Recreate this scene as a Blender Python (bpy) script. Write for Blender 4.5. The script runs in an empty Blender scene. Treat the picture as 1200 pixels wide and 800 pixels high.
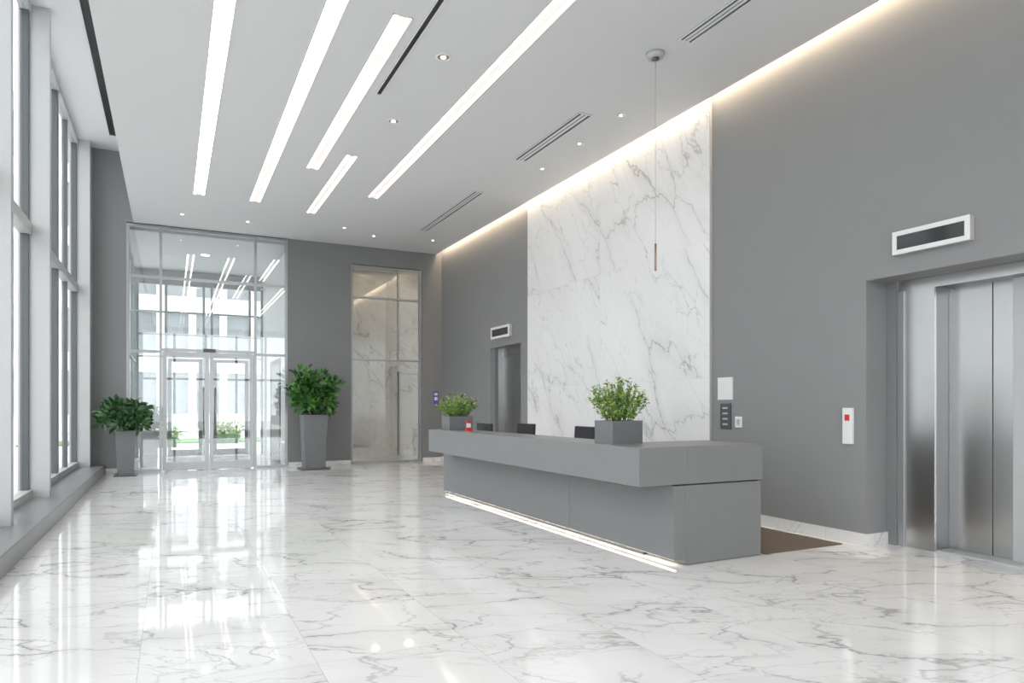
import bpy, math, random
from mathutils import Vector, Matrix
S=bpy.context.scene
random.seed(7)
try:
    S.view_settings.view_transform='Standard'
    S.view_settings.look='None'
except Exception as e: print(e)

# ---------------------------------------------------------------- materials
def newmat(name):
    m=bpy.data.materials.new(name); m.use_nodes=True
    nt=m.node_tree; b=nt.nodes.get('Principled BSDF'); return m,nt,b
def N(nt,t,**k):
    n=nt.nodes.new(t)
    for a,v in k.items(): setattr(n,a,v)
    return n
def math_(nt,op,a,b=None,c=None,clamp=False):
    n=N(nt,'ShaderNodeMath',operation=op); n.use_clamp=clamp
    for i,v in enumerate((a,b,c)):
        if v is None: continue
        if isinstance(v,(int,float)): n.inputs[i].default_value=v
        else: nt.links.new(v,n.inputs[i])
    return n.outputs[0]
def mixc(nt,f,a,b):
    n=N(nt,'ShaderNodeMix',data_type='RGBA')
    for i,v in ((0,f),(6,a),(7,b)):
        if isinstance(v,(int,float)): n.inputs[i].default_value=v
        elif isinstance(v,tuple): n.inputs[i].default_value=(*v,1)
        else: nt.links.new(v,n.inputs[i])
    return n.outputs[2]
def paint(name,col,rough=.5,metal=0,var=.04,scale=3,spec=.5,bump=0,bscale=200):
    m,nt,b=newmat(name)
    g=N(nt,'ShaderNodeNewGeometry'); n=N(nt,'ShaderNodeTexNoise'); n.inputs['Scale'].default_value=scale
    n.inputs['Detail'].default_value=4
    nt.links.new(g.outputs['Position'],n.inputs['Vector'])
    c=mixc(nt,n.outputs[0],tuple(x*(1-var) for x in col),tuple(min(1,x*(1+var)) for x in col))
    nt.links.new(c,b.inputs['Base Color'])
    b.inputs['Roughness'].default_value=rough; b.inputs['Metallic'].default_value=metal
    b.inputs['Specular IOR Level'].default_value=spec
    if bump:
        n2=N(nt,'ShaderNodeTexNoise'); n2.inputs['Scale'].default_value=bscale
        nt.links.new(g.outputs['Position'],n2.inputs['Vector'])
        bp=N(nt,'ShaderNodeBump'); bp.inputs['Strength'].default_value=bump; bp.inputs['Distance'].default_value=.002
        nt.links.new(n2.outputs[0],bp.inputs['Height']); nt.links.new(bp.outputs[0],b.inputs['Normal'])
    return m
def emis(name,col,st):
    m,nt,b=newmat(name); b.inputs['Base Color'].default_value=(*col,1)
    b.inputs['Emission Color'].default_value=(*col,1); b.inputs['Emission Strength'].default_value=st
    return m
def brushed(name,col,rough=.24):
    m,nt,b=newmat(name)
    g=N(nt,'ShaderNodeNewGeometry'); mp=N(nt,'ShaderNodeMapping')
    mp.inputs['Scale'].default_value=(300,300,1.0)
    n=N(nt,'ShaderNodeTexNoise'); n.inputs['Scale'].default_value=1.5; n.inputs['Detail'].default_value=2
    nt.links.new(g.outputs['Position'],mp.inputs[0]); nt.links.new(mp.outputs[0],n.inputs['Vector'])
    c=mixc(nt,n.outputs[0],tuple(x*.97 for x in col),col); nt.links.new(c,b.inputs['Base Color'])
    b.inputs['Roughness'].default_value=rough
    b.inputs['Metallic'].default_value=1
    return m
def glass(name,tint=(.93,.96,.96),refl=1.0,f0=.06):
    m=bpy.data.materials.new(name); m.use_nodes=True; nt=m.node_tree; nt.nodes.clear()
    o=N(nt,'ShaderNodeOutputMaterial'); t=N(nt,'ShaderNodeBsdfTransparent'); t.inputs[0].default_value=(*tint,1)
    gl=N(nt,'ShaderNodeBsdfGlossy'); gl.inputs['Roughness'].default_value=.01; gl.inputs[0].default_value=(.95,.97,.97,1)
    lw=N(nt,'ShaderNodeLayerWeight'); lw.inputs['Blend'].default_value=.5
    p=math_(nt,'POWER',lw.outputs['Facing'],4.0)
    f=math_(nt,'MULTIPLY_ADD',p,.7*refl,f0,clamp=True)
    mx=N(nt,'ShaderNodeMixShader'); nt.links.new(f,mx.inputs[0]); nt.links.new(t.outputs[0],mx.inputs[1]); nt.links.new(gl.outputs[0],mx.inputs[2])
    nt.links.new(mx.outputs[0],o.inputs[0]); return m
def marble(name,plane='XY',tile=(.84,1.68),off=(0,0),base=(.80,.79,.775),vein=(.30,.29,.28),rough=.08,amount=1.0,scale=1.0,joint=.45,tint=(.66,.65,.64),jw=.0025,rot=.7,spec=.5,stretch=2.2,fine=1.0,main=.8,thin=1.0,cl=.25):
    m,nt,b=newmat(name)
    g=N(nt,'ShaderNodeNewGeometry'); sp=N(nt,'ShaderNodeSeparateXYZ'); nt.links.new(g.outputs['Position'],sp.inputs[0])
    ax={'X':0,'Y':1,'Z':2}; U=sp.outputs[ax[plane[0]]]; V=sp.outputs[ax[plane[1]]]; W=sp.outputs[[k for k in range(3) if k not in (ax[plane[0]],ax[plane[1]])][0]]
    U=math_(nt,'ADD',U,-off[0]); V=math_(nt,'ADD',V,-off[1])
    iu=math_(nt,'FLOOR',math_(nt,'DIVIDE',U,tile[0])); iv=math_(nt,'FLOOR',math_(nt,'DIVIDE',V,tile[1]))
    ci=N(nt,'ShaderNodeCombineXYZ'); nt.links.new(iu,ci.inputs[0]); nt.links.new(iv,ci.inputs[1])
    wn=N(nt,'ShaderNodeTexWhiteNoise',noise_dimensions='3D'); nt.links.new(ci.outputs[0],wn.inputs['Vector'])
    cb=N(nt,'ShaderNodeCombineXYZ'); nt.links.new(U,cb.inputs[0]); nt.links.new(V,cb.inputs[1])
    nt.links.new(math_(nt,'MULTIPLY_ADD',wn.outputs['Value'],17.0,W),cb.inputs[2])
    mr=N(nt,'ShaderNodeMapping'); mr.inputs['Rotation'].default_value=(0,0,rot); nt.links.new(cb.outputs[0],mr.inputs[0])
    mp=N(nt,'ShaderNodeMapping'); mp.inputs['Scale'].default_value=(scale/stretch,scale,scale); nt.links.new(mr.outputs[0],mp.inputs[0])
    vec=mp.outputs[0]
    # domain warp
    def warp(v,sc,amt,det=4,ro=.6):
        n=N(nt,'ShaderNodeTexNoise'); n.inputs['Scale'].default_value=sc; n.inputs['Detail'].default_value=det; n.inputs['Roughness'].default_value=ro
        nt.links.new(v,n.inputs['Vector'])
        a=N(nt,'ShaderNodeVectorMath',operation='SUBTRACT'); nt.links.new(n.outputs['Color'],a.inputs[0]); a.inputs[1].default_value=(.5,.5,.5)
        s=N(nt,'ShaderNodeVectorMath',operation='SCALE'); nt.links.new(a.outputs[0],s.inputs[0]); s.inputs['Scale'].default_value=amt
        r=N(nt,'ShaderNodeVectorMath',operation='ADD'); nt.links.new(v,r.inputs[0]); nt.links.new(s.outputs[0],r.inputs[1]); return r.outputs[0]
    wv=warp(vec,1.5,.85,6,.56)
    def crack(sc,w,seed):
        a=N(nt,'ShaderNodeVectorMath',operation='ADD'); nt.links.new(wv,a.inputs[0]); a.inputs[1].default_value=(seed,seed*1.7,0)
        n=N(nt,'ShaderNodeTexVoronoi',feature='DISTANCE_TO_EDGE'); n.inputs['Scale'].default_value=sc
        nt.links.new(a.outputs[0],n.inputs['Vector'])
        r=N(nt,'ShaderNodeMapRange'); r.inputs['From Min'].default_value=0; r.inputs['From Max'].default_value=w
        r.inputs['To Min'].default_value=1; r.inputs['To Max'].default_value=0
        nt.links.new(n.outputs['Distance'],r.inputs[0]); return r.outputs[0]
    def mask(sc,lo,hi,seed):
        a=N(nt,'ShaderNodeVectorMath',operation='ADD'); nt.links.new(vec,a.inputs[0]); a.inputs[1].default_value=(seed,0,seed)
        n=N(nt,'ShaderNodeTexNoise'); n.inputs['Scale'].default_value=sc; n.inputs['Detail'].default_value=3
        nt.links.new(a.outputs[0],n.inputs['Vector'])
        r=N(nt,'ShaderNodeMapRange'); r.inputs['From Min'].default_value=lo; r.inputs['From Max'].default_value=hi
        nt.links.new(n.outputs[0],r.inputs[0]); return r.outputs[0]
    m1=mask(1.5,.38,.60,5); m2=mask(2.2,.42,.62,3)
    v1=math_(nt,'MULTIPLY',crack(1.0,.018*thin,1),m1)
    v2=math_(nt,'MULTIPLY',crack(2.1,.026*thin,9),m2)
    v3=math_(nt,'MULTIPLY',math_(nt,'POWER',crack(1.0,.20,1),2.0),m1)
    v4=math_(nt,'MULTIPLY',crack(4.2,.036*thin,4),mask(2.0,.46,.66,7))
    cloud=mask(1.1,.35,.75,12)
    col=mixc(nt,math_(nt,'MULTIPLY',cloud,cl*amount),base,tint)
    col=mixc(nt,math_(nt,'MULTIPLY',v3,.42*amount,clamp=True),col,tint)
    col=mixc(nt,math_(nt,'MULTIPLY',v4,.36*amount*fine,clamp=True),col,vein)
    col=mixc(nt,math_(nt,'MULTIPLY',v2,.6*amount*fine,clamp=True),col,vein)
    col=mixc(nt,math_(nt,'MULTIPLY',v1,main*amount,clamp=True),col,vein)
    du=math_(nt,'PINGPONG',U,tile[0]/2); dv=math_(nt,'PINGPONG',V,tile[1]/2)
    j=math_(nt,'LESS_THAN',math_(nt,'MINIMUM',du,dv),jw)
    col=mixc(nt,math_(nt,'MULTIPLY',j,joint),col,(.3,.29,.28))
    nt.links.new(col,b.inputs['Base Color']); b.inputs['Roughness'].default_value=rough
    b.inputs['Specular IOR Level'].default_value=spec
    return m
def leafmat(name,c1,c2):
    m,nt,b=newmat(name); g=N(nt,'ShaderNodeNewGeometry')
    c=mixc(nt,g.outputs['Random Per Island'],c1,c2); nt.links.new(c,b.inputs['Base Color'])
    b.inputs['Roughness'].default_value=.38
    return m

M={}
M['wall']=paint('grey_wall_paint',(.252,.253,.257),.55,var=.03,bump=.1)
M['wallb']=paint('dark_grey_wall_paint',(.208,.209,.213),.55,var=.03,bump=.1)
M['ceil']=paint('ceiling_paint',(.70,.70,.705),.7,var=.01)
M['white']=paint('white_powdercoat',(.78,.78,.78),.4,var=.01)
M['alu']=paint('light_grey_aluminium',(.49,.495,.50),.4,.2,var=.02)
M['frame']=paint('silver_frame',(.38,.39,.395),.3,.6,var=.02)
M['dframe']=paint('dark_frame',(.10,.105,.11),.4,.3,var=.03)
M['desk']=paint('grey_lacquer_desk',(.208,.209,.213),.38,var=.03,spec=.4)
M['curb']=paint('grey_curb_stone',(.20,.20,.205),.3,var=.08,scale=20)
M['pot']=paint('grey_planter_composite',(.15,.152,.157),.4,var=.06,scale=8)
M['potl']=paint('light_grey_planter',(.42,.42,.43),.5,var=.06,scale=8)
M['soil']=paint('potting_soil',(.05,.035,.025),.9,var=.4,scale=60,bump=1,bscale=80)
M['bark']=paint('bark',(.14,.10,.06),.8,var=.3,scale=40)
M['black']=paint('black_plastic',(.02,.02,.022),.35,var=.1)
M['screen']=paint('display_glass',(.03,.03,.033),.08,var=.2,scale=4)
M['fabric']=paint('black_fabric',(.035,.035,.04),.8,var=.2,scale=90,bump=.4)
M['steel']=brushed('brushed_steel',(.58,.58,.58))
M['steeld']=brushed('dark_brushed_steel',(.30,.30,.305),.35)
M['copper']=paint('copper_rod',(.42,.30,.25),.3,.8)
M['red']=paint('red_plastic',(.55,.03,.03),.4)
M['blue']=paint('violet_sign_vinyl',(.12,.07,.40),.4)
M['mat']=paint('brown_entrance_mat',(.15,.115,.09),.85,var=.25,scale=120,bump=.6,bscale=400)
M['asph']=paint('paving_concrete',(.62,.62,.61),.8,var=.1,scale=2)
M['bld']=paint('pale_facade',(.82,.82,.82),.6,var=.03)
M['bgl']=paint('facade_glazing',(.30,.32,.34),.1,var=.2,scale=.5)
M['grass']=paint('lawn',(.10,.22,.05),.9,var=.4,scale=15)
M['glassw']=glass('window_glass',(.96,.97,.97),.5,.03)
M['glassr']=glass('reflective_door_glass',(.88,.90,.90),1.0,.09)
M['led']=emis('led_diffuser',(1,.975,.95),8.0)
M['ledm']=emis('led_centre',(1,.87,.83),.45)
M['cove']=emis('warm_cove_led',(1,.80,.57),26)
M['deskled']=emis('desk_led',(1,.91,.78),7.0)
M['down']=emis('downlight_lens',(1,.93,.86),9)
M['warmlens']=emis('warm_lens',(1,.82,.6),24)
M['floor']=marble('polished_marble_floor','XY',(.84,1.68),(.69,.3),base=(.85,.84,.83),vein=(.22,.21,.205),tint=(.58,.57,.56),rough=.035,amount=.95,scale=1.3,joint=.38,jw=.002,rot=.5,spec=1.0,main=.8,thin=.85,cl=.2)
M['mwall']=marble('marble_feature_wall','YZ',(2.41,1.7),(6.464,0),base=(.86,.86,.857),vein=(.30,.30,.30),tint=(.58,.58,.58),rough=.2,amount=.85,scale=1.05,joint=.15,rot=-.95,jw=.002,fine=.95,main=.75,thin=.7,cl=.2,stretch=2.6)
M['mback']=marble('marble_lift_lobby','XZ',(1.2,2.4),(0,0),base=(.74,.68,.61),vein=(.30,.25,.20),tint=(.50,.44,.38),rough=.2,amount=1.0,scale=1.2,joint=.4,rot=.9)
M['mbase']=marble('marble_skirting','YZ',(1.2,5),(0,-1),base=(.76,.75,.73),rough=.15,scale=1.8,joint=.3)
M['leaf']=leafmat('ficus_leaf',(.015,.07,.012),(.08,.23,.04))
M['leafd']=leafmat('dark_leaf',(.012,.055,.015),(.045,.14,.035))
M['leafy']=leafmat('boxwood_leaf',(.09,.19,.03),(.30,.40,.08))
M['flower']=leafmat('tiny_flower',(.5,.5,.2),(.75,.75,.55))

# ---------------------------------------------------------------- mesh builder
class MB:
    def __init__(s,name): s.n=name; s.v=[]; s.f=[]; s.m=[]; s.mats=[]; s.sm=[]
    def mi(s,k):
        if k not in s.mats: s.mats.append(k)
        return s.mats.index(k)
    def poly(s,pts,faces,k,smooth=False):
        o=len(s.v); s.v+= [tuple(p) for p in pts]; i=s.mi(k)
        for f in faces: s.f.append(tuple(o+a for a in f)); s.m.append(i); s.sm.append(smooth)
    def box(s,x0,x1,y0,y1,z0,z1,k):
        if x0>x1:x0,x1=x1,x0
        if y0>y1:y0,y1=y1,y0
        if z0>z1:z0,z1=z1,z0
        p=[(x0,y0,z0),(x1,y0,z0),(x1,y1,z0),(x0,y1,z0),(x0,y0,z1),(x1,y0,z1),(x1,y1,z1),(x0,y1,z1)]
        s.poly(p,[(3,2,1,0),(4,5,6,7),(0,1,5,4),(1,2,6,5),(2,3,7,6),(3,0,4,7)],k)
    def frus(s,cx,cy,z0,z1,w0,w1,k,rot=0,n=4):
        p=[]
        for z,w in((z0,w0),(z1,w1)):
            for i in range(n):
                a=rot+math.pi/n+2*math.pi*i/n; r=w/2/math.cos(math.pi/n)
                p.append((cx+r*math.cos(a),cy+r*math.sin(a),z))
        f=[tuple(range(n-1,-1,-1)),tuple(range(n,2*n))]+[(i,(i+1)%n,n+(i+1)%n,n+i) for i in range(n)]
        s.poly(p,f,k,n>8)
    def tube(s,a,b,r0,r1,k,n=8):
        a=Vector(a);b=Vector(b);d=(b-a).normalized()
        u=d.orthogonal().normalized(); w=d.cross(u); p=[]
        for c,r in((a,r0),(b,r1)):
            for i in range(n):
                t=2*math.pi*i/n; p.append(tuple(c+(u*math.cos(t)+w*math.sin(t))*r))
        f=[tuple(range(n-1,-1,-1)),tuple(range(n,2*n))]+[(i,(i+1)%n,n+(i+1)%n,n+i) for i in range(n)]
        s.poly(p,f,k,True)
    def leaf(s,c,d,L,W,k,up=None):
        d=Vector(d).normalized(); r=Vector((random.uniform(-1,1),random.uniform(-1,1),random.uniform(-.4,1)))
        side=d.cross(r)
        if side.length<1e-3: side=d.orthogonal()
        side.normalize(); nrm=side.cross(d).normalized(); c=Vector(c)
        m1=c+d*L*.5; dr=nrm*(-L*.16)
        p=[c, c+d*L*.35+side*W*.5+nrm*W*.12, c+d*L*.72+side*W*.36+nrm*W*.1+dr*.6, c+d*L+dr*1.3,
           c+d*L*.72-side*W*.36+nrm*W*.1+dr*.6, c+d*L*.35-side*W*.5+nrm*W*.12, m1+dr*.2]
        s.poly(p,[(0,1,6),(1,2,6),(2,3,6),(3,4,6),(4,5,6),(5,0,6)],k,True)
    def done(s,bevel=0):
        me=bpy.data.meshes.new(s.n)
        xs=list(zip(*s.v)); c=Vector([(min(a)+max(a))/2 for a in xs]); c.z=min(xs[2])
        me.from_pydata([tuple(Vector(p)-c) for p in s.v],[],s.f)
        for k in s.mats: me.materials.append(M[k])
        for i,p in enumerate(me.polygons): p.material_index=s.m[i]; p.use_smooth=s.sm[i]
        me.update()
        o=bpy.data.objects.new(s.n,me); o.location=c; S.collection.objects.link(o)
        if bevel:
            b=o.modifiers.new('bevel','BEVEL'); b.width=bevel; b.segments=2; b.limit_method='ANGLE'; b.angle_limit=math.radians(50)
        return o
def panel(name,plane,w0,w1,u0,u1,v0,v1,holes,k,kh=None):
    """slab with rectangular holes. plane 'x','y','z' = axis of thickness w0..w1"""
    mb=MB(name)
    us=sorted({u0,u1,*[h[0] for h in holes],*[h[1] for h in holes]}); us=[a for a in us if u0<=a<=u1]
    vs=sorted({v0,v1,*[h[2] for h in holes],*[h[3] for h in holes]}); vs=[a for a in vs if v0<=a<=v1]
    def P(u,v,w): return {'x':(w,u,v),'y':(u,w,v),'z':(u,v,w)}[plane]
    def solid(i,j):
        if i<0 or j<0 or i>=len(us)-1 or j>=len(vs)-1: return False
        a=(us[i]+us[i+1])/2; b=(vs[j]+vs[j+1])/2
        return not any(h[0]<a<h[1] and h[2]<b<h[3] for h in holes)
    for i in range(len(us)-1):
        for j in range(len(vs)-1):
            if not solid(i,j): continue
            a,b,c,d=us[i],us[i+1],vs[j],vs[j+1]
            mb.poly([P(a,c,w0),P(b,c,w0),P(b,d,w0),P(a,d,w0)],[(0,1,2,3)],k)
            mb.poly([P(a,c,w1),P(b,c,w1),P(b,d,w1),P(a,d,w1)],[(3,2,1,0)],k)
            for (di,dj,p,q) in((-1,0,(a,c),(a,d)),(1,0,(b,c),(b,d)),(0,-1,(a,c),(b,c)),(0,1,(a,d),(b,d))):
                if not solid(i+di,j+dj):
                    mb.poly([P(*p,w0),P(*q,w0),P(*q,w1),P(*p,w1)],[(0,1,2,3)],k)
    return mb.done()

H=5.10; XW=6.0; YB=15.9; YR=-4.0; HT=6.5; XL=-1.40; XG=-1.66; XC=-.68
# ---------------------------------------------------------------- shell
mb=MB('floor'); mb.box(-1.9,7.4,YR-.2,21.0,-.1,0,'floor'); mb.done()
mb=MB('ground_outside'); mb.box(-60,60,-40,80,-.3,-.12,'asph'); mb.done()
EL=(1.55,4.36); FE=(11.63,13.0)
panel('wall_right','x',XW,XW+.30,YR,YB,0,HT,[(EL[0],EL[1],0,2.56),(FE[0],FE[1],0,2.57)],'wall')
VX=(-.81,2.34); PX=(3.76,5.50)
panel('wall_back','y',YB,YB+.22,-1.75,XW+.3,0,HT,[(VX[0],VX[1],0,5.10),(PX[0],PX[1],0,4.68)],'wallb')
panel('wall_rear','y',YR-.2,YR,-1.75,XW+.3,0,HT,[(-1.2,5.6,.1,4.9)],'wallb')  # wide opening added out of view to admit skylight
mb=MB('roof'); mb.box(-1.75,XW+.3,YR-.2,YB+.22,HT,HT+.12,'ceil'); mb.done()

# linear lights: x, y0,y1, width
LL=[(.45,1.5,13.3,.20),(1.38,.9,13.3,.20),(2.0,6.33,11.05,.20),(2.43,10.2,13.6,.18),(3.25,1.5,12.1,.20)]
holes=[(x-w/2,x+w/2,a,b) for x,a,b,w in LL]
panel('ceiling','z',H,H+.06,XC,5.84,YR,YB,holes,'ceil')
mb=MB('trim_1'); mb.box(XC,XC+.05,YR,YB,H+.06,HT,'ceil'); mb.done()   # bulkhead upstand at window pocket
for x,a,b,w in LL:
    mb=MB('linear_ceiling_light')
    h=w/2-.001; z0=H-.004; t=.012; e=.042
    mb.box(x-h,x-h+t,a+.002,b-.002,z0,H+.10,'white'); mb.box(x+h-t,x+h,a+.002,b-.002,z0,H+.10,'white')
    mb.box(x-h,x+h,a+.002,a+.002+t,z0,H+.10,'white'); mb.box(x-h,x+h,b-.002-t,b-.002,z0,H+.10,'white')
    mb.box(x-h,x+h,a+.002,b-.002,H+.10,H+.11,'white')
    mb.box(x-h+t,x-h+t+e,a+.014,b-.014,H+.012,H+.03,'led'); mb.box(x+h-t-e,x+h-t,a+.014,b-.014,H+.012,H+.03,'led')
    mb.box(x-h+t+e,x+h-t-e,a+.014,b-.014,H+.004,H+.03,'ledm')
    mb.done()
# cove
mb=MB('cove_light'); 
mb.box(5.845,5.865,YR,YB-.01,H,H+.22,'ceil'); mb.box(5.845,XW-.002,YR,YB-.01,H+.22,H+.25,'ceil')
mb.box(5.89,5.96,YR+.05,YB-.05,H+.19,H+.21,'cove'); mb.done()

# slot diffusers
def diffuser(x,a,b,w,z=H,n=2):
    mb=MB('ceiling_air_diffuser')
    fr=.012
    mb.box(x-w/2,x+w/2,a,b,z-.004,z-.001,'black')
    fk='white' if z==H else 'black'
    mb.box(x-w/2,x-w/2+fr,a,b,z-.014,z-.004,fk); mb.box(x+w/2-fr,x+w/2,a,b,z-.014,z-.004,fk)
    mb.box(x-w/2+fr,x+w/2-fr,a,a+fr,z-.014,z-.004,'white'); mb.box(x-w/2+fr,x+w/2-fr,b-fr,b,z-.014,z-.004,'white')
    g=(w-2*fr)/(n)
    for i in range(1,n):
        c=x-w/2+fr+g*i; mb.box(c-g*.30,c+g*.30,a+fr,b-fr,z-.012,z-.004,'white')
    mb.done()
diffuser(2.23,5.0,8.05,.075,n=1)
diffuser(4.76,7.4,9.25,.20,n=3)
diffuser(4.72,3.3,5.48,.16,n=3)
diffuser(4.82,10.9,13.9,.18,n=3)
diffuser(-.98,YR+1,15.0,.11,z=HT,n=1)
# downlights
for x,y,r in [(2.62,6.89,.085),(2.62,8.73,.085),(2.62,4.6,.085),(5.19,7.24,.06),(5.22,8.29,.06),(5.25,9.43,.06),(.2,14.8,.07),(1.4,14.8,.07),(3.26,14.4,.07),(4.0,14.8,.07),(5.3,14.6,.06)]:
    mb=MB('recessed_downlight'); n=24
    p=[]
    for rr,z in((r,H-.001),(r,H-.007),(r*.8,H-.009),(r*.72,H-.002)):
        for i in range(n): p.append((x+rr*math.cos(2*math.pi*i/n),y+rr*math.sin(2*math.pi*i/n),z))
    f=[(k*n+i,k*n+(i+1)%n,(k+1)*n+(i+1)%n,(k+1)*n+i) for k in range(3) for i in range(n)]
    mb.poly(p,f,'white',True)
    mb.poly([(x+r*.72*math.cos(2*math.pi*i/n),y+r*.72*math.sin(2*math.pi*i/n),H-.002) for i in range(n)],[tuple(range(n))],'copper')
    mb.frus(x,y,H-.006,H-.003,r*.7,r*.7,'down',n=16)
    mb.done()
# pendant cable device
mb=MB('ceiling_pendant')
mb.frus(4.61,5.81,H-.05,H,.16,.2,'alu',n=24); mb.frus(4.61,5.81,H-.065,H-.05,.08,.08,'dframe',n=16)
mb.tube((4.61,5.81,H-.05),(4.61,5.81,3.07),.003,.003,'alu')
mb.tube((4.61,5.81,3.08),(4.61,5.81,2.79),.012,.012,'copper',12); mb.done()

# ---------------------------------------------------------------- left window wall
mb=MB('trim_2'); mb.box(-1.75,-1.18,YR,YB-.002,0,.18,'curb'); mb.done(.01)
fins=[-3.9,-1.3,1.1,3.5,5.9,8.3,10.7,13.1,15.6]
for i in range(len(fins)-1):
    a,b=fins[i],fins[i+1]; mb=MB('window_%d'%(i+1))
    big = fins[i] not in (13.1,)
    if big: mb.box(XG-.08,XL,a-.12,a,.18,HT,'alu'); ys=a
    else: mb.box(XG-.08,XG+.05,a-.05,a,.18,HT,'alu')
    if i==len(fins)-2: mb.box(XG-.08,XL,b-.10,YB-.005,.18,HT,'alu')
    ye=b-.12 if fins[i+1] not in(13.1,) else b-.05
    if i==len(fins)-2: ye=b-.10
    for z,hh in((.18,.10),(3.55,.14),(HT-.1,.1)): mb.box(XG-.06,XG+.07,a,ye,z,z+hh,'alu')
    mb.box(XG-.05,XG+.04,a,a+.05,.28,HT-.1,'dframe'); mb.box(XG-.05,XG+.04,ye-.05,ye,.28,HT-.1,'dframe')
    m=(a+ye)/2; mb.box(XG-.05,XG+.03,m-.025,m+.025,.28,HT-.1,'dframe')
    mb.box(XG-.005,XG+.005,a,ye,.28,HT-.1,'glassw')
    mb.done()
# unseen rear glazing, added behind the camera to let skylight flood in
mb=MB('window_9')
for k in range(6):
    x=-1.2+6.8*k/5; mb.box(max(-1.2,x-.05),min(5.6,x+.05),YR-.15,YR-.05,.1,4.9,'alu')
for z in(.1,2.6,4.8): mb.box(-1.2,5.6,YR-.14,YR-.06,z,z+.1,'alu')
mb.box(-1.2,5.6,YR-.105,YR-.095,.2,4.8,'glassw'); mb.done()

# ---------------------------------------------------------------- marble feature & skirting
mb=MB('marble_wall_panel'); mb.box(XW-.035,XW-.001,6.464,11.28,.0,H+.2,'mwall')
mb.box(XW-.037,XW-.001,6.456,6.464,0,H+.2,'alu'); mb.done()
mb=MB('baseboard_right'); mb.box(XW-.02,XW-.001,EL[1],6.45,0,.12,'mbase'); mb.box(XW-.02,XW-.001,11.29,FE[0],0,.12,'mbase'); mb.box(XW-.02,XW-.001,FE[1],YB-.02,0,.12,'mbase')
mb.box(XW,XW+.3,EL[1]-.018,EL[1]-.001,0,.12,'mbase'); mb.box(XW-.02,XW,EL[1]-.018,EL[1],0,.12,'mbase'); mb.done()
mb=MB('baseboard_back'); mb.box(VX[1]+.01,PX[0]-.01,YB-.018,YB-.001,0,.10,'mbase'); mb.box(PX[1]+.01,XW-.02,YB-.018,YB-.001,0,.10,'mbase'); mb.box(-1.17,VX[0]-.01,YB-.018,YB-.001,0,.10,'mbase'); mb.done()

# ---------------------------------------------------------------- near elevator
mb=MB('elevator')
xf=XW+.34; xd=xf+.22
mb.box(XW+.301,XW+.8,4.262,4.4,0,2.7,'wallb')              # shaft side
mb.box(xf-.02,xf+.03,4.20,4.26,0,2.46,'frame')            # outer frame edge
mb.box(xf,xf+.03,3.914,4.20,0,2.46,'steel')               # surround panel
mb.box(xf+.03,xd+.04,3.914,3.93,0,2.46,'steeld')          # reveal
mb.box(xf,xf+.03,1.6,4.26,2.46,2.62,'steel'); mb.box(xf+.03,xd+.04,1.6,3.93,2.46,2.48,'steeld')
for a,b,dx in((3.535,3.912,.0),(3.372,3.53,.012)): mb.box(xd+dx,xd+.03+dx,a,b,.015,2.46,'steel')
mb.box(xd-.04,xd+.03,3.18,3.345,0,2.46,'alu')
for a,b,dx in((2.80,3.178,0),): mb.box(xd,xd+.03,a,b,.015,2.46,'steel')
mb.box(xf,xd+.05,1.6,2.8,0,2.46,'steel')
mb.box(xf+.03,xd+.06,2.8,3.914,0,.012,'alu')
mb.box(xd+.08,xd+.1,1.5,4.26,0,2.7,'black')
mb.done()
mb=MB('elevator'); 
mb.box(XW+.18,XW+.2,FE[0]+.0,FE[1]-.0,2.38,2.57,'steeld')
mb.box(XW+.10,XW+.2,FE[0],FE[0]+.08,0,2.57,'steeld'); mb.box(XW+.10,XW+.2,FE[1]-.16,FE[1],0,2.57,'steel')
mb.box(XW+.20,XW+.22,FE[0]+.08,(FE[0]+FE[1])/2-.003,.01,2.4,'steeld'); mb.box(XW+.20,XW+.22,(FE[0]+FE[1])/2+.003,FE[1]-.16,.01,2.4,'steeld')
mb.box(XW+.23,XW+.25,FE[0]-.0,FE[1]+.0,0,2.57,'black'); mb.done()

def display(y0,y1,z0,z1,d):
    mb=MB('elevator_indicator_display'); x=XW-d; t=(z1-z0)*.2
    mb.box(x+.012,XW-.001,y0,y1,z0,z1,'alu')
    mb.box(x,x+.012,y0,y1,z0,z0+t,'white'); mb.box(x,x+.012,y0,y1,z1-t,z1,'white'); mb.box(x,x+.012,y0,y0+t,z0+t,z1-t,'white'); mb.box(x,x+.012,y1-t,y1,z0+t,z1-t,'white')
    mb.box(x+.006,x+.012,y0+t,y1-t,z0+t,z1-t,'screen')
    return mb.done(.002)
display(3.37,4.05,2.735,2.945,.07)
display(12.0,12.85,2.73,2.97,.07)
# wall devices
mb=MB('notice_plate'); mb.box(XW-.015,XW-.001,6.10,6.345,1.43,1.70,'white'); mb.box(XW-.018,XW-.015,6.115,6.33,1.46,1.69,'white'); mb.done(.003)
mb=MB('elevator_call_panel'); mb.box(XW-.018,XW-.001,6.13,6.30,1.08,1.385,'dframe')
for k in range(4): 
    mb.box(XW-.024,XW-.018,6.175,6.255,1.125+k*.065,1.145+k*.065,'alu')
mb.done(.002)
mb=MB('light_switch'); mb.box(XW-.014,XW-.001,5.955,6.06,1.10,1.23,'white'); mb.box(XW-.020,XW-.014,5.985,6.03,1.13,1.2,'alu'); mb.done(.002)
mb=MB('fire_alarm_call_point'); mb.box(XW-.03,XW-.001,4.49,4.60,.98,1.335,'white'); mb.box(XW-.038,XW-.03,4.52,4.57,1.21,1.27,'red'); mb.box(XW-.034,XW-.03,4.525,4.565,1.03,1.17,'white'); mb.done(.004)
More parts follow.
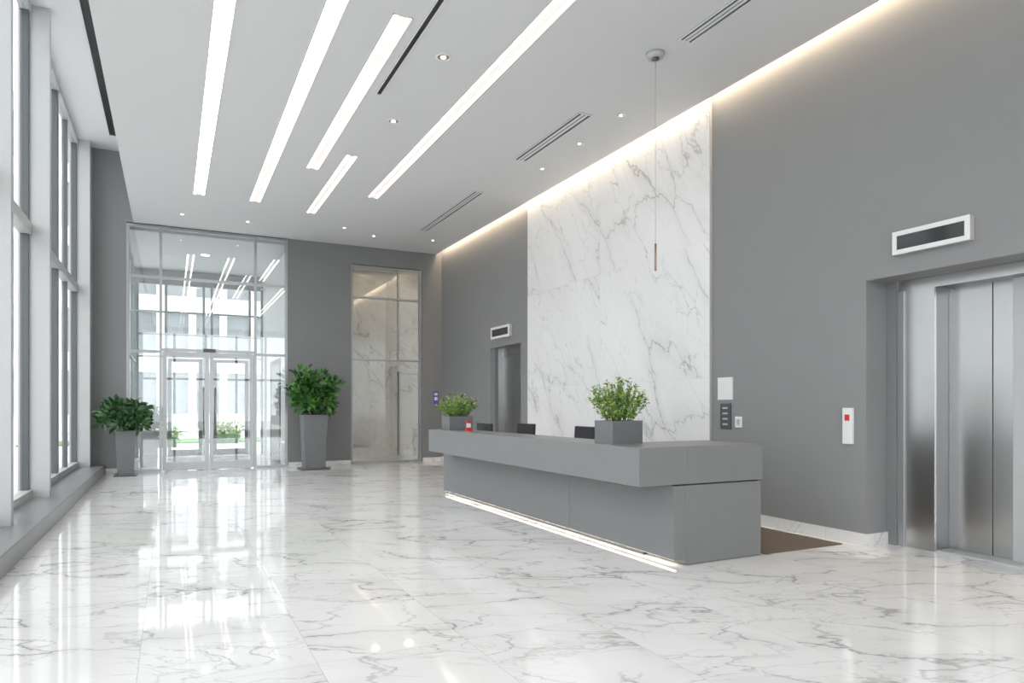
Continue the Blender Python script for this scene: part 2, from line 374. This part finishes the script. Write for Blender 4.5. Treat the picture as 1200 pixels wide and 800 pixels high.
mb=MB('direction_sign'); mb.box(5.78,5.90,YB-.03,YB-.001,1.40,1.72,'blue'); mb.box(5.80,5.88,YB-.033,YB-.03,1.5,1.58,'white'); mb.box(5.80,5.88,YB-.033,YB-.03,1.62,1.68,'white'); mb.done()

# ---------------------------------------------------------------- reception desk
mb=MB('reception_desk')
bx0,bx1,by0,by1=3.79,4.79,4.53,9.95
sx0=3.42; sy0=4.52; sy1=9.6; zs0=.69; zs1=1.01; zb=.05
mb.box(bx0,bx0+.12,by0,6.218,zb,zs0-.012,'desk'); mb.box(bx0,bx0+.12,6.222,by1,zb,zs0-.012,'desk')
mb.box(bx0+.12,bx1,by0,by0+.5,zb-.045,zs0-.012,'desk')            # end cabinet
mb.box(bx0+.06,bx0+.12,by0+.5,by1,0,zb,'dframe')
mb.box(bx0+.02,bx1-.02,by0+.02,by0+.48,zs0-.012,zs0,'black')
mb.box(bx0+.02,bx0+.10,by0+.48,sy1-.02,zs0-.012,zs0,'black')
# slab
mb.box(sx0,sx0+.50,sy0,sy1,zs0,zs1,'desk'); mb.box(sx0+.50,bx1+.01,sy0,sy0+.75,zs0,zs1,'desk')
# worktop
mb.box(sx0+.50,4.27,sy0+.75,by1-.02,.71,.74,'white'); mb.box(bx0+.12,4.27,by1-.06,by1-.02,0,.71,'desk')
# led
mb.box(bx0+.022,bx0+.052,by0+.03,by1-.01,zb-.008,zb-.001,'deskled')
desk=mb.done(.004)
mb=MB('floor_mat'); mb.box(4.85,5.88,4.53,9.9,.0005,.008,'mat'); mb.done()

def office_chair(x,y,rot):
    e=MB('office_chair')
    R=Matrix.Rotation(rot,3,'Z')
    def T(p): v=R@Vector(p); return (v.x+x,v.y+y,v.z)
    def lb(x0,x1,y0,y1,z0,z1,k,lean=0):
        p=[]
        for z in(z0,z1):
            for (a,b) in((x0,y0),(x1,y0),(x1,y1),(x0,y1)): p.append(T((a+lean*(z-z0),b,z)))
        e.poly(p,[(3,2,1,0),(4,5,6,7),(0,1,5,4),(1,2,6,5),(2,3,7,6),(3,0,4,7)],k)
    lb(-.24,.22,-.24,.24,.44,.52,'fabric')
    lb(.20,.25,-.23,.23,.58,1.09,'fabric',.06)
    lb(.22,.26,-.03,.03,.42,.7,'black',.05)
    for s in(-1,1):
        lb(-.12,.14,s*.27-.025,s*.27+.025,.68,.71,'black'); lb(-.01,.03,s*.27-.015,s*.27+.015,.48,.68,'black')
        lb(-.01,.03,min(s*.2,s*.285),max(s*.2,s*.285),.44,.47,'black')
    e.tube(T((0,0,.09)),T((0,0,.45)),.028,.028,'alu',12)
    for i in range(5):
        a=2*math.pi*i/5; d=(math.cos(a)*.29,math.sin(a)*.29)
        e.tube(T((0,0,.11)),T((d[0],d[1],.075)),.024,.016,'black')
        e.tube(T((d[0]-.012,d[1],.04)),T((d[0]+.012,d[1],.04)),.032,.032,'black',12)
    e.done(.012)
office_chair(4.56,7.50,0); office_chair(4.56,9.12,.1)

# ---------------------------------------------------------------- plants
def bush(mb,c,rad,n,L,k,seed,up=.35,lumps=18):
    """foliage = overlapping leaf clusters on twigs -> ragged natural outline"""
    random.seed(seed); c=Vector(c)
    cl=[]
    for i in range(lumps):
        z=-.8+1.65*(i+.5)/lumps; a=i*2.399+random.uniform(-.5,.5); r=math.sqrt(max(0,1-z*z))*random.uniform(.5,.85)
        cl.append((c+Vector((rad[0]*r*math.cos(a),rad[1]*r*math.sin(a),rad[2]*z*.78)),random.uniform(.24,.42)))
    cl.append((c,.5))
    per=n//len(cl)
    for p,s in cl:
        for _ in range(per):
            q=Vector((random.gauss(0,1),random.gauss(0,1),random.gauss(0,1))).normalized()
            rr=random.uniform(.35,1.0)
            pos=p+Vector((q.x*rad[0],q.y*rad[1],q.z*rad[2]))*s*rr
            d=q+Vector((random.uniform(-.5,.5),random.uniform(-.5,.5),random.uniform(-.6,.4)+up))
            l=L*random.uniform(.65,1.35); mb.leaf(pos,d,l,l*.48,k)
def planter_tree(name,x,y,h,wt,wb,cz,rad,n,L,leafk,seed,potk='pot',plate=True):
    mb=MB(name)
    z0=0
    if plate: mb.box(x-wb*.72,x+wb*.72,y-wb*.72,y+wb*.72,0.0005,.02,'dframe'); z0=.02
    mb.frus(x,y,z0,h-.05,wb,wt-.02,potk); mb.frus(x,y,h-.05,h,wt,wt,potk); 
    mb.frus(x,y,h,h+.006,wt*.86,wt*.86,'soil')
    random.seed(seed)
    for i in range(9):
        a=random.uniform(0,6.28); r=random.uniform(.2,.7)
        b=(x+math.cos(a)*.05,y+math.sin(a)*.05,h)
        m=(x+math.cos(a)*rad[0]*r*.5,y+math.sin(a)*rad[1]*r*.5,h+(cz-h)*.8)
        t=(x+math.cos(a)*rad[0]*r,y+math.sin(a)*rad[1]*r,cz+rad[2]*random.uniform(0,.6))
        mb.tube(b,m,.014,.010,'bark',6); mb.tube(m,t,.010,.005,'bark',6)
    bush(mb,(x,y,cz),rad,n,L,leafk,seed)
    return mb.done()
planter_tree('potted_ficus',2.76,15.1,1.17,.52,.42,1.64,(.52,.42,.53),1250,.14,'leaf',3)
planter_tree('potted_shrub',-.78,15.25,.88,.36,.27,1.18,(.48,.34,.34),850,.12,'leafd',11)
planter_tree('potted_shrub',-.44,17.4,.80,.40,.34,1.08,(.34,.3,.32),500,.12,'leafd',21,'potl',False)

def desk_planter(x0,x1,y0,y1,z,h,seed,R,T):
    mb=MB('tabletop_planter'); t=.015
    mb.box(x0,x1,y0,y0+t,z,z+h,'pot'); mb.box(x0,x1,y1-t,y1,z,z+h,'pot'); mb.box(x0,x0+t,y0+t,y1-t,z,z+h,'pot'); mb.box(x1-t,x1,y0+t,y1-t,z,z+h,'pot')
    mb.box(x0+t,x1-t,y0+t,y1-t,z,z+h-.02,'soil')
    random.seed(seed); cx=(x0+x1)/2; cy=(y0+y1)/2
    for i in range(95):
        a=random.uniform(0,6.28); rr=math.sqrt(random.random())
        b=Vector((cx+math.cos(a)*rr*(x1-x0)*.38,cy+math.sin(a)*rr*(y1-y0)*.38,z+h-.02))
        hh=T*(1-.45*rr*rr)*random.uniform(.65,1.1)
        tip=Vector((cx+math.cos(a)*rr*R*random.uniform(.8,1.15),cy+math.sin(a)*rr*R*random.uniform(.8,1.15),z+h+hh))
        mid=(b+tip)/2+Vector((math.cos(a)*rr*.03,math.sin(a)*rr*.03,.03))
        mb.tube(b,mid,.0022,.0018,'leafy',4); mb.tube(mid,tip,.0018,.001,'leafy',4)
        for k in range(16):
            s=.15+.85*k/15
            p=b.lerp(mid,s*2) if s<.5 else mid.lerp(tip,s*2-1)
            d=Vector((random.uniform(-1,1),random.uniform(-1,1),random.uniform(-.1,.9)))
            l=random.uniform(.024,.042); mb.leaf(p,d,l,l*.5,'leafy' if random.random()<.7 else 'leaf')
        if random.random()<.5:
            for _ in range(3):
                mb.leaf(tip,(random.uniform(-1,1),random.uniform(-1,1),.8),.018,.014,'flower')
    return mb.done()
desk_planter(3.53,3.86,5.05,5.34,1.01,.21,5,.31,.39)
desk_planter(3.49,3.84,8.93,9.25,1.01,.20,8,.34,.32)
mb=MB('desk_card_box'); mb.box(3.62,3.70,8.62,8.69,1.01,1.06,'red'); mb.box(3.635,3.685,8.635,8.675,1.06,1.12,'white'); mb.box(3.63,3.69,8.63,8.68,1.12,1.145,'red'); mb.done(.003)
def monitor(x,y):
    mb=MB('computer_monitor'); z=.741
    mb.box(x-.1,x+.08,y-.12,y+.12,z,z+.012,'black'); mb.box(x-.03,x-.01,y-.03,y+.03,z+.012,z+.2,'black')
    mb.box(x-.01,x+.02,y-.26,y+.26,z+.08,z+.36,'black'); mb.box(x+.02,x+.022,y-.25,y+.25,z+.09,z+.35,'screen'); mb.done(.003)
monitor(4.12,9.15)

# ---------------------------------------------------------------- entrance vestibule
VY=YB+.05
mb=MB('window_10'); t=.05
def bar(x0,x1,z0,z1,y=VY,k='frame',d=.09): mb.box(x0,x1,y-d/2,y+d/2,z0,z1,k)
for x in(VX[0]+.002,-.16-t,1.64,VX[1]-t-.002): bar(x,x+t,0,5.08)
for x0,x1 in((VX[0]+t,-.16-t),(1.64+t,VX[1]-t)):
    for z in(0,2.46,4.0,5.03): bar(x0,x1,z,z+.05)
for z in(2.50,4.0,5.03): bar(-.16,1.64,z,z+.06 if z<3 else z+.05)
bar(VX[0]+t,-.16-t,3.30,3.325,d=.05); 
mb.box(VX[0]+t/2,-.16-t/2,VY-.004,VY+.004,.03,5.05,'glassr'); mb.box(1.64+t/2,VX[1]-t/2,VY-.004,VY+.004,.03,5.05,'glassr'); mb.box(-.16,1.64,VY-.004,VY+.004,2.53,5.05,'glassr')
mb.box(.62,.86,VY-.12,VY-.045,2.50,2.57,'dframe')
mb.done()
def leafdoor(name,x0,x1,y,z1,hside,k='frame',g='glassr',w=.075,kh='dframe'):
    mb=MB(name); d=.05
    mb.box(x0,x0+w,y-d/2,y+d/2,.01,z1,k); mb.box(x1-w,x1,y-d/2,y+d/2,.01,z1,k)
    mb.box(x0+w,x1-w,y-d/2,y+d/2,.01,.18,k); mb.box(x0+w,x1-w,y-d/2,y+d/2,z1-.09,z1,k)
    mb.box(x0+w/2,x1-w/2,y-.005,y+.005,.1,z1-.05,g)
    hx=x1-.11 if hside>0 else x0+.11
    for s in(-1,):
        mb.tube((hx,y-.09,.75),(hx,y-.09,1.75),.014,.014,'steeld',10)
        mb.tube((hx,y-.09,.85),(hx,y-.02,.85),.009,.009,'steel',8); mb.tube((hx,y-.09,1.65),(hx,y-.02,1.65),.009,.009,'steel',8)
    return mb.done()
leafdoor('door_1',-.155,.735,VY,2.49,1); leafdoor('door_2',.745,1.635,VY,2.49,-1)
# vestibule box
VO=20.5
mb=MB('wall_vestibule'); mb.box(VX[1],VX[1]+.12,YB+.23,VO,0,4.9,'white')
mb.box(VX[1]-.02,VX[1],17.0,17.12,0,2.5,'dframe'); mb.box(VX[1]-.02,VX[1],18.6,18.72,0,2.5,'dframe'); mb.box(VX[1]-.02,VX[1],17.12,18.6,2.38,2.5,'dframe'); mb.box(VX[1]-.012,VX[1],17.12,18.6,0,2.38,'steeld')
mb.done()
mb=MB('ceiling_vestibule'); mb.box(VX[0]-.5,VX[1]+.12,YB+.23,VO+.1,5.0,5.08,'ceil'); mb.done()
mb=MB('window_11')
for y in(17.4,18.9,VO-.05): mb.box(VX[0]-.06,VX[0]+.0,y-.03,y+.03,0,5.0,'frame')
for z in(0,2.5,4.9): mb.box(VX[0]-.055,VX[0]-.005,YB+.24,VO,z,z+.05,'frame')
mb.box(VX[0]-.034,VX[0]-.026,YB+.24,VO,.05,4.9,'glassw'); mb.done()
mb=MB('window_12')
for x in(VX[0],-.14,.78,.98,1.96,VX[1]-.06): mb.box(x,x+.06,VO-.04,VO+.04,0,4.66,'frame')
for z in(2.66,3.25,3.85): mb.box(VX[0]+.06,VX[1]-.06,VO-.035,VO+.035,z,z+.05,'frame')
mb.box(VX[0],VX[1],VO-.06,VO+.06,4.60,4.99,'frame')
mb.box(VX[0]+.03,VX[1]-.03,VO-.004,VO+.004,2.66,4.62,'glassw'); mb.box(.84,.98,VO-.004,VO+.004,0.0,2.66,'glassw'); mb.box(VX[0]+.06,-.14,VO-.004,VO+.004,0.0,2.66,'glassw'); mb.done()
leafdoor('door_3',-.07,.775,VO,2.64,1,'dframe','glassw',.09); leafdoor('door_4',1.05,1.95,VO,2.64,-1,'dframe','glassw',.09)
mb=MB('recessed_downlight'); mb.frus(.75,18.0,4.985,5.0,.18,.18,'down',n=20); mb.frus(.75,18,4.99,5.0,.22,.22,'white',n=20); mb.done()

# ---------------------------------------------------------------- lift lobby behind glass
mb=MB('window_13'); y=YB+.1; t=.05
for x in(PX[0]+.002,PX[1]-t-.002): mb.box(x,x+t,y-.06,y+.06,0,4.675,'frame')
mb.box(4.90,4.93,y-.04,y+.04,2.48,4.62,'frame')
for z in(0,2.43,3.90,4.62): mb.box(PX[0]+t,PX[1]-t,y-.05,y+.05,z,z+.045,'frame')
mb.box(PX[0]+t/2,PX[1]-t/2,y-.004,y+.004,.03,4.65,'glassr'); mb.done()
mb=MB('wall_lobby_marble'); 
mb.box(2.6,7.0,18.2,18.3,0,5.0,'mback'); mb.box(2.5,2.6,YB+.23,18.3,0,5.0,'mback'); mb.box(7.0,7.1,YB+.23,18.3,0,5.0,'mback')
mb.box(5.6,5.64,18.15,18.2,0,2.3,'steeld'); mb.box(6.3,6.34,18.15,18.2,0,2.3,'steeld'); mb.box(5.64,6.3,18.15,18.2,2.26,2.3,'steeld'); mb.done()
mb=MB('ceiling_lobby'); mb.box(2.5,7.1,YB+.23,18.3,5.0,5.06,'ceil'); mb.done()
for x,y in((3.9,17.6),(4.8,17.6),(5.7,17.6),(4.4,16.8),(5.4,16.8)):
    mb=MB('recessed_downlight'); mb.frus(x,y,4.975,5.0,.2,.2,'warmlens',n=20); mb.frus(x,y,4.985,5.0,.25,.25,'white',n=20); mb.done()

# ---------------------------------------------------------------- outside
def building(x0,x1,y0,y1,h,face,sp=1.6,fl=3.4):
    mb=MB('office_building'); mb.box(x0,x1,y0,y1,-.12,h,'bgl')
    if face=='y':
        n=int((x1-x0)/sp)
        for i in range(n+1): x=x0+(x1-x0)*i/n; mb.box(x-.2,x+.2,y0-.35,y0,-.12,h,'bld')
        for j in range(int(h/fl)+1): mb.box(x0,x1,y0-.22,y0,j*fl-.1,j*fl+.9,'bld')
    else:
        n=int((y1-y0)/sp)
        for i in range(n+1): y=y0+(y1-y0)*i/n; mb.box(x1,x1+.35,y-.14,y+.14,-.12,h,'bld')
        for j in range(int(h/fl)+1): mb.box(x1,x1+.22,y0,y1,j*fl-.1,j*fl+.9,'bld')
    mb.done()
building(-22,16,44,56,17,'y')
building(-34,-24,0,46,13,'x',2.2)
mb=MB('lawn'); mb.box(-5,6,30,33,-.12,-.06,'grass'); mb.done()
mb=MB('hedge'); mb.box(-1.2,.2,27.2,27.9,-.12,.25,'leafd')
bush(mb,(-.5,27.6,.25),(.9,.5,.42),900,.12,'leafy',31); mb.done()
mb=MB('hedge'); mb.box(1.6,2.4,29.2,29.9,-.12,.25,'leafd'); bush(mb,(2.0,29.6,.3),(.7,.5,.5),700,.12,'leafy',41); mb.done()

# ---------------------------------------------------------------- world + lamps
w=bpy.data.worlds.new('sky'); S.world=w; w.use_nodes=True
bg=w.node_tree.nodes['Background']; bg.inputs[0].default_value=(.965,.985,1,1); bg.inputs[1].default_value=3.7

cam=bpy.data.cameras.new('camera'); co=bpy.data.objects.new('camera',cam); S.collection.objects.link(co)
co.location=(0,0,1.35); co.rotation_euler=(math.radians(90),0,-math.atan(.5))
cam.sensor_width=36; cam.lens=24; cam.shift_y=76/1200; cam.clip_start=.05; cam.clip_end=300
S.camera=co
